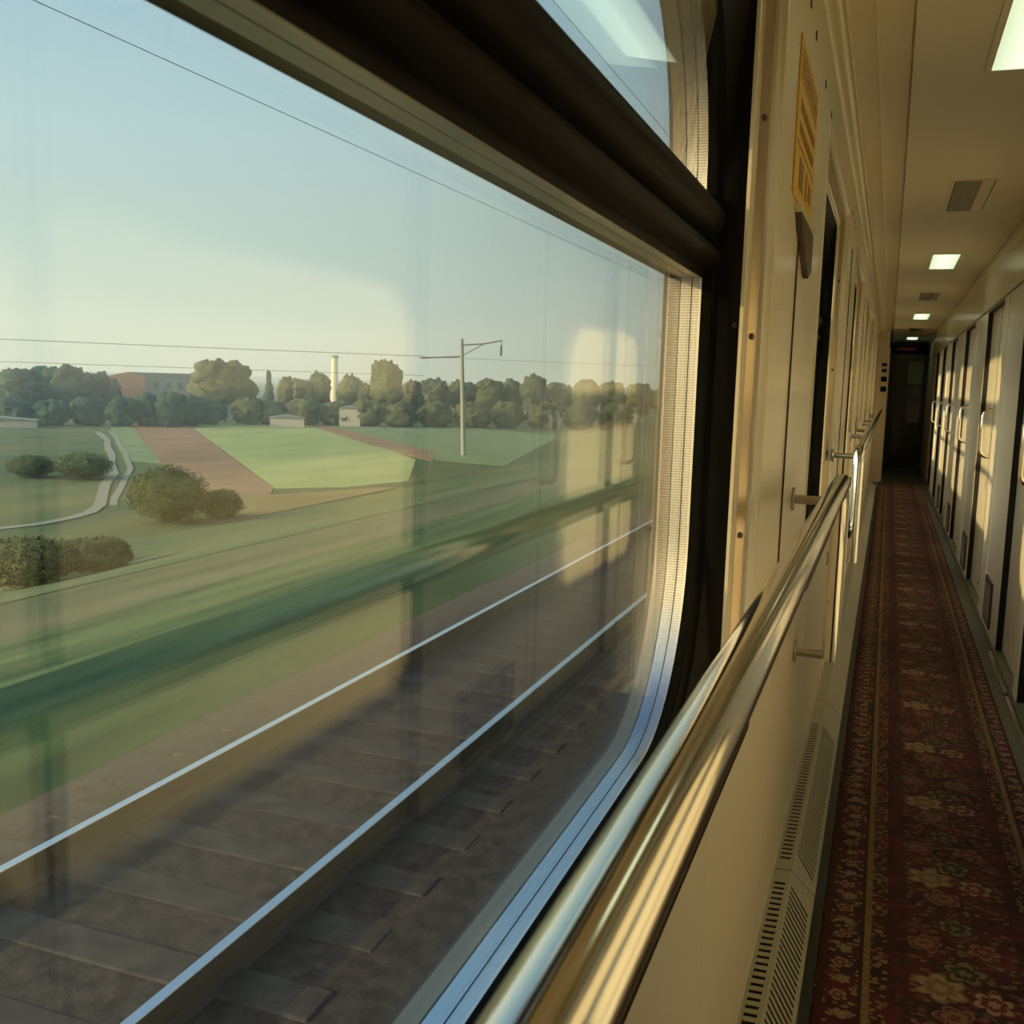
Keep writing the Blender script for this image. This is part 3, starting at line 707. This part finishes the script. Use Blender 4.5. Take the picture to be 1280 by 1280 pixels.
# trees
m_leafd = mat('dark_foliage', (.04, .075, .04), .9, spec=.15, build=mottle((.012, .038, .040), (.040, .078, .056), .9, detail=8, bump=1.0, dist=.25))
m_leafw = mat('olive_foliage', (.1, .13, .05), .9, spec=.15, build=mottle((.045, .062, .032), (.090, .102, .050), .9, detail=8, bump=1.0, dist=.25))
m_bark = mat('bark', (.10, .085, .06), .9)
def crown_mesh(bm, c, r, sub=3, amp=.35, fr=1.6, seed=0.0):
    g = bmesh.ops.create_icosphere(bm, subdivisions=sub, radius=1.0)
    for v in g['verts']:
        d = v.co.copy(); q = d * fr + Vector((seed, seed * 2.1, 0))
        k = 1 + amp * noise.noise(q) + amp * .6 * noise.noise(q * 2.7) + amp * .5 * noise.noise(q * 6.5) + amp * .4 * noise.noise(q * 14)
        v.co = Vector((c[0] + d.x * r[0] * k, c[1] + d.y * r[1] * k, c[2] + d.z * r[2] * k))
def tree(name, x, y, h, wd, kind, m, seed, label, group=None, detail=4, cat='tree'):
    rd = random.Random(seed)
    t = empty(name, (x, y, GZ)); tag(t, label, cat, group)
    bm = MB(); 
    if kind == 'cone':
        for k_ in range(4): crown_mesh(bm.bm, (x, y, GZ + h * (.28 + .18 * k_)), (wd * (.50 - .10 * k_), wd * (.50 - .10 * k_), h * .17), 2, .3, 2, seed + k_)
    else:
        nb = 9 if kind == 'tree' else 6
        lo = .45 if kind == 'tree' else .35
        crown_mesh(bm.bm, (x, y, GZ + h * (.60 if kind == 'tree' else .45)), (wd * .42, wd * .42, h * (.36 if kind == 'tree' else .5)), detail, .3, 1.6, seed)
        for k_ in range(nb):
            a = rd.uniform(0, 2 * PI); rr_ = wd * rd.uniform(.18, .34); zz = h * rd.uniform(lo - .1, .86)
            s_ = wd * rd.uniform(.15, .24)
            f = math.sqrt(max(.15, 1 - ((zz / h - .6) / .45) ** 2))
            zz = min(zz, h - s_ * .9)
            crown_mesh(bm.bm, (x + math.cos(a) * rr_ * f, y + math.sin(a) * rr_ * f, GZ + zz), (s_, s_, s_ * .9), detail - 1 if detail > 2 else 2, .45, 2.2, seed + k_ * 1.7)
    bm.done('crown', m, t, smooth=True, angle=180)
    MB().tube([(x, y, GZ - .1), (x + .05 * wd, y, GZ + h * .35), (x, y, GZ + h * .6)], [wd * .05, wd * .035, wd * .02], 8).done('trunk', m_bark, t, smooth=True)
    return t
T = [(-150.0, 132.3, 7.3, 8.6, 0), (-142.6, 133.0, 7.5, 7.3, 0), (-135.7, 133.0, 7.7, 7.3, 0), (-139.7, 143.1, 8.2, 6.5, 0), (-133.9, 141.7, 8.8, 5.9, 0), (-134.8, 147.8, 7.5, 5.9, 0), (-135.8, 153.6, 6.3, 4.2, 0),
 (-114.7, 111.5, 4.0, 5.1, 1), (-110.1, 113.3, 3.6, 4.7, 1), (-108.0, 118.0, 4.2, 4.8, 1), (-103.5, 119.4, 4.2, 4.3, 1), (-101.9, 123.4, 5.0, 4.9, 1), (-98.1, 123.9, 4.9, 4.9, 1), (-98.3, 128.8, 4.8, 4.2, 1),
 (-102.3, 142.0, 10.4, 10.7, 2), (-100.5, 134.6, 3.8, 6.1, 1), (-96.2, 140.2, 4.5, 5.0, 1), (-101.8, 154.5, 8.9, 2.4, 3), (-102.0, 160.3, 7.9, 3.4, 0), (-99.6, 161.8, 7.7, 4.3, 0), (-99.7, 167.6, 8.9, 4.4, 0),
 (-92.3, 166.1, 8.6, 4.3, 0), (-90.0, 167.3, 7.4, 4.3, 0), (-81.7, 160.4, 11.5, 6.3, 2), (-92.9, 168.0, 8.8, 2.0, 3), (-82.3, 171.3, 8.0, 4.4, 0), (-82.4, 182.2, 8.1, 5.6, 0), (-79.4, 189.0, 8.0, 5.7, 0),
 (-72.9, 186.2, 8.7, 5.3, 0), (-70.6, 192.5, 8.6, 5.4, 0), (-64.8, 189.2, 9.6, 5.3, 0), (-61.5, 195.5, 8.2, 5.7, 0), (-54.9, 192.3, 9.0, 5.5, 0), (-52.9, 203.2, 8.9, 5.8, 0), (-49.7, 214.3, 8.7, 6.0, 0), (-44.0, 215.6, 8.6, 6.6, 0),
 (-94.2, 143.9, 3.9, 5.6, 1), (-89.9, 146.6, 4.3, 5.7, 1), (-85.5, 149.3, 4.2, 5.7, 1), (-80.9, 151.8, 4.3, 5.8, 1), (-76.2, 154.2, 4.2, 5.8, 1), (-72.5, 160.4, 4.2, 6.0, 1), (-66.8, 162.8, 4.3, 6.0, 1), (-62.5, 168.8, 4.4, 6.1, 1),
 (-56.6, 170.9, 4.6, 6.1, 1), (-51.1, 174.7, 4.8, 6.2, 1), (-45.8, 179.2, 4.9, 6.2, 1)]
big = 0
for i, (x, y, h, wd, kd) in enumerate(T):
    left = x < -103 and y < 160 and kd == 0
    if kd == 2:
        big += 1
        tree('broadleaf_tree', x, y, h, wd, 'tree', m_leafw, i * 3.1 + 1, 'large round-crowned tree right of the long building' if big == 1 else 'tall lone tree standing out of the tree line right of the chimney', None, 4)
    elif kd == 3:
        tree('conifer_tree', x, y, h, wd, 'cone', m_leafd, i * 3.1 + 1, 'slim pointed tree between the large tree and the chimney' if x < -100 else 'slim pointed tree just right of the chimney')
    elif kd == 0:
        tree('broadleaf_tree', x, y, h, wd * 1.12, 'tree', m_leafd if left else m_leafw, i * 3.1 + 1, 'dark tree in the dense group left of the brick-ended building' if left else 'tree in the hazy tree line along the horizon', 'dark trees left of the building' if left else 'trees in the far tree line')
    else:
        tree('hedge_bush', x, y, h, wd * 1.12, 'bush', m_leafd if x < -97 else m_leafw, i * 3.1 + 1, 'bushy shrub in the hedge in front of the long building' if x < -97 else 'bushy shrub in the hedge at the far edge of the fields', 'shrubs before the building' if x < -97 else 'shrubs along the far field edge', cat='shrub')
m_bush = mat('bush_foliage', (.05, .10, .035), .9, spec=.2, build=mottle((.018, .045, .022), (.080, .115, .045), 1.6, detail=8, bump=1.0, dist=.2))
def leafy(name, x, y, z0, h, wd, seed, label, group=None, n_leaf=7000, m=None, ls=.075):
    """shrub made of a twiggy stem and many small leaves"""
    rd = random.Random(seed); t = empty(name, (x, y, z0)); tag(t, label, 'shrub', group)
    mb = MB(); crown_mesh(mb.bm, (x, y, z0 + h * .48), (wd * .38, wd * .38, h * .40), 4, .18, 2, seed)
    for k_ in range(n_leaf):
        d = Vector((rd.gauss(0, 1), rd.gauss(0, 1), rd.gauss(0, 1))).normalized(); rr_ = rd.uniform(.78, 1.0) * (1 + .22 * noise.noise(d * 2.3 + Vector((seed, 0, 0))))
        p = Vector((x + d.x * wd * .5 * rr_, y + d.y * wd * .5 * rr_, z0 + h * .5 + d.z * h * .5 * rr_))
        a = Vector((rd.gauss(0, 1), rd.gauss(0, 1), rd.gauss(0, .6))).normalized(); b_ = a.cross(d).normalized() if a.cross(d).length > .01 else Vector((1, 0, 0))
        s_ = ls * rd.uniform(.6, 1.3)
        vs = [mb.bm.verts.new(q) for q in (p - a * s_, p + b_ * s_ * .5, p + a * s_, p - b_ * s_ * .5)]
        mb.bm.faces.new(vs)
    mb.done('foliage', m or m_bush, t)
    MB().tube([(x, y, z0 - .2), (x, y, z0 + h * .5)], [.12, .06], 8).done('stem', m_bark, t, smooth=True)
leafy('field_bush', -35.6, 44.6, GZ, 3.0, 4.3, 5, 'round dark green bush standing alone beside the farm track')
leafy('field_bush', -34.5, 47.6, GZ, 1.6, 2.6, 8, 'low paler bush right behind the lone round bush', n_leaf=3500)
leafy('field_bush', -54.9, 59.3, GZ, 2.0, 4.4, 9, 'dark flat thicket left of the farm track', n_leaf=4000)
leafy('field_bush', -58.6, 58.2, GZ, 1.7, 3.4, 19, 'smaller dark thicket at the far left of the farm track', n_leaf=3500)
for i, (x, y, z, h, wd) in enumerate(((-25.6, 25.0, -5.7, 1.6, 3.2), (-24.6, 27.2, -5.5, 1.2, 2.2), (-28.5, 27.5, -6.3, 1.5, 3.0), (-27.0, 30.0, -6.1, 1.1, 2.2))):
    leafy('slope_bush', x, y, z, h, wd, 30 + i, 'green shrub on the slope at the left edge of the window view', 'shrubs on the slope', 5000)

# long building with a brick gable end
m_brick = mat('orange_brick', (.50, .22, .12), .85, build=mottle((.42, .18, .10), (.55, .26, .15), 3))
m_greyw = mat('grey_render', (.19, .21, .20), .85)
m_roof = mat('dark_roof', (.07, .085, .09), .7)
bl = empty('long_building', (-150, 170, GZ)); tag(bl, 'long low building with orange brick gable end and dark roof behind the hedge', 'building')
A = Vector((-139.0, 157.4, 0)); u_ = (Vector((-146.5, 206.0, 0)) - A).normalized(); n_g = Vector((-8.0, -.9, 0)).normalized() * 0
g_ = Vector((-133.2, 157.6, 0)) - A                      # gable width direction
gd = Vector((-144.0, 171.0, 0)) - A
# gable faces the sun: corners a-b; long side runs away to the right
a = Vector((-141.2, 160.0, 0)); b2 = Vector((-137.0, 165.3, 0)); far = Vector((-128.5, 186.0, 0)) - b2
zg, ze, zr = GZ - .1, EYE - 1.15, EYE - .35
pb = [a, b2, b2 + far, a + far]
MB().prism([Vector((p.x, p.y, zg)) for p in pb], (0, 0, ze - zg)).done('wall', m_greyw, bl)
mid = (a + b2) / 2
MB().prism([Vector((a.x, a.y, zg)), Vector((b2.x, b2.y, zg)), Vector((b2.x, b2.y, ze)), Vector((mid.x, mid.y, zr)), Vector((a.x, a.y, ze))], -far.normalized() * .3).done('brick_gable', m_brick, bl)
e_ = far * 1.0; ov = (b2 - a).normalized() * .5
MB().prism([Vector((a.x, a.y, ze)) - ov, Vector((b2.x, b2.y, ze)) + ov, Vector((mid.x, mid.y, zr + .12))], e_).done('roof', m_roof, bl)
for i in range(8):
    p = b2 + far * ((i + .6) / 8.6); d = far.normalized(); nrm = (b2 - a).normalized()
    q = p + nrm * .02
    MB().prism([Vector((q.x, q.y, ze - 2.2)), Vector((q.x, q.y, ze - 2.2)) + d * 1.1, Vector((q.x, q.y, ze - .9)) + d * 1.1, Vector((q.x, q.y, ze - .9))], nrm * .05).done('window', m_roof, bl)
# chimney
ch = empty('chimney', (-164.4, 286.1, GZ)); tag(ch, 'tall pale factory chimney rising above the tree line', 'chimney')
MB().tube([(-164.4, 286.1, GZ), (-164.4, 286.1, EYE + 5.9)], [1.25, 1.0], 20).done('shaft', mat('pale_render', (.62, .58, .44), .8), ch, smooth=True)
MB().tube([(-164.4, 286.1, EYE + 5.9), (-164.4, 286.1, EYE + 6.7)], [1.15, 1.15], 20).done('rim', m_greyw, ch, smooth=True)
# low sheds
def shed(x, y, lx, ly, h, rot, label):
    t = empty('low_shed', (x, y, GZ)); tag(t, label, 'shed'); t.rotation_euler.z = rot
    MB().box(x - lx, x + lx, y - ly, y + ly, GZ - .1, GZ + h).done('wall', mat('shed_wall', (.40, .38, .32), .8), t)
    MB().prism([(x - lx - .3, y - ly - .2, GZ + h), (x + lx + .3, y - ly - .2, GZ + h), (x, y - ly - .2, GZ + h + .5)], (0, 2 * ly + .4, 0)).done('roof', m_greyw, t)
shed(-112.5, 104.5, 6.0, 1.6, 1.0, 0.75, 'long low pale shed at the far left below the dark trees')
shed(-87.6, 138.0, 2.6, 1.2, 1.5, 0.55, 'small pale shed in the hedge below the slim tree')
shed(-83.0, 149.5, 1.7, 1.3, 3.0, 0.5, 'grey house among the bushes right of the chimney')

# overhead line mast and wires
m_conc = mat('mast_concrete', (.26, .28, .26), .8)
m_wire = mat('dark_wire', (.10, .11, .11), .6)
ms = empty('overhead_mast', (-42.9, 101.4, GZ)); tag(ms, 'thin concrete railway mast with cantilever arms against the sky', 'mast')
MB().tube([(-42.5, 101.5, GZ - .1), (-42.95, 101.3, EYE + 4.4)], [.27, .19], 12).done('post', m_conc, ms, smooth=True)
MB().tube([(-46.9, 99.5, EYE + 2.25), (-42.9, 101.3, EYE + 2.55)], .07, 8).done('arm', m_wire, ms, smooth=True)
MB().tube([(-42.9, 101.3, EYE + 3.75), (-40.74, 102.18, EYE + 3.95), (-38.95, 102.9, EYE + 4.35)], .07, 8).done('arm', m_wire, ms, smooth=True)
MB().tube([(-42.9, 101.3, EYE + 2.6), (-40.74, 102.18, EYE + 3.95)], .045, 8).done('brace', m_wire, ms, smooth=True)
MB().tube([(-38.99, 102.86, EYE + 4.3), (-39.0, 102.85, EYE + 3.9), (-39.02, 102.84, EYE + 3.8), (-39.04, 102.84, EYE + 2.75)], [.03, .03, .13, .11], 10).done('insulator', m_wire, ms, smooth=True)
def wire(p, q, r, label, sag=0.0, grp=None):
    P = [Vector(p).lerp(Vector(q), t / 24) - Vector((0, 0, sag * 4 * (t / 24) * (1 - t / 24))) for t in range(25)]
    o = MB().tube(P, r, 6).done('overhead_wire', m_wire, smooth=True); tag(o, label, 'wire', grp)
wire((-9.5, -30, EYE + 3.93), (-9.5, 90, EYE + 4.65), .0055, 'thin wire crossing the sky diagonally from the top left corner')
wire((-9.5, -20, EYE + 10.5), (-9.5, 70, EYE + 10.5), .010, 'short piece of thin wire seen through the upper window pane')
wire((-125.0, 43.2, EYE + 3.2), (-46.6, 99.6, EYE + 2.46), .028, 'nearly level wire running left from the mast, the upper one', .15)
wire((-125.0, 43.0, EYE + .75), (-46.6, 99.6, EYE + .42), .022, 'nearly level wire running left from the mast, the lower one', .05)
wire((-46.6, 99.6, EYE + 2.40), (30.0, 154.0, EYE + 2.2), .018, 'faint wire running right from the mast above the tree line', .1)

# light summer haze lying over the fields (real volume)
m_haze = bpy.data.materials.new('summer_haze'); m_haze.use_nodes = True; hn = m_haze.node_tree; hn.nodes.clear()
ho = hn.nodes.new('ShaderNodeOutputMaterial'); hv = hn.nodes.new('ShaderNodeVolumeScatter'); hv.inputs['Color'].default_value = (.58, .80, 1, 1); hv.inputs['Density'].default_value = .0012; hv.inputs['Anisotropy'].default_value = .2
hn.links.new(hv.outputs[0], ho.inputs['Volume'])
hz = MB().box(-900, -36, 20, 1200, GZ - 4, GZ + 60).done('field_haze', m_haze); tag(hz, kind='structure')
sc.cycles.volume_bounces = 1
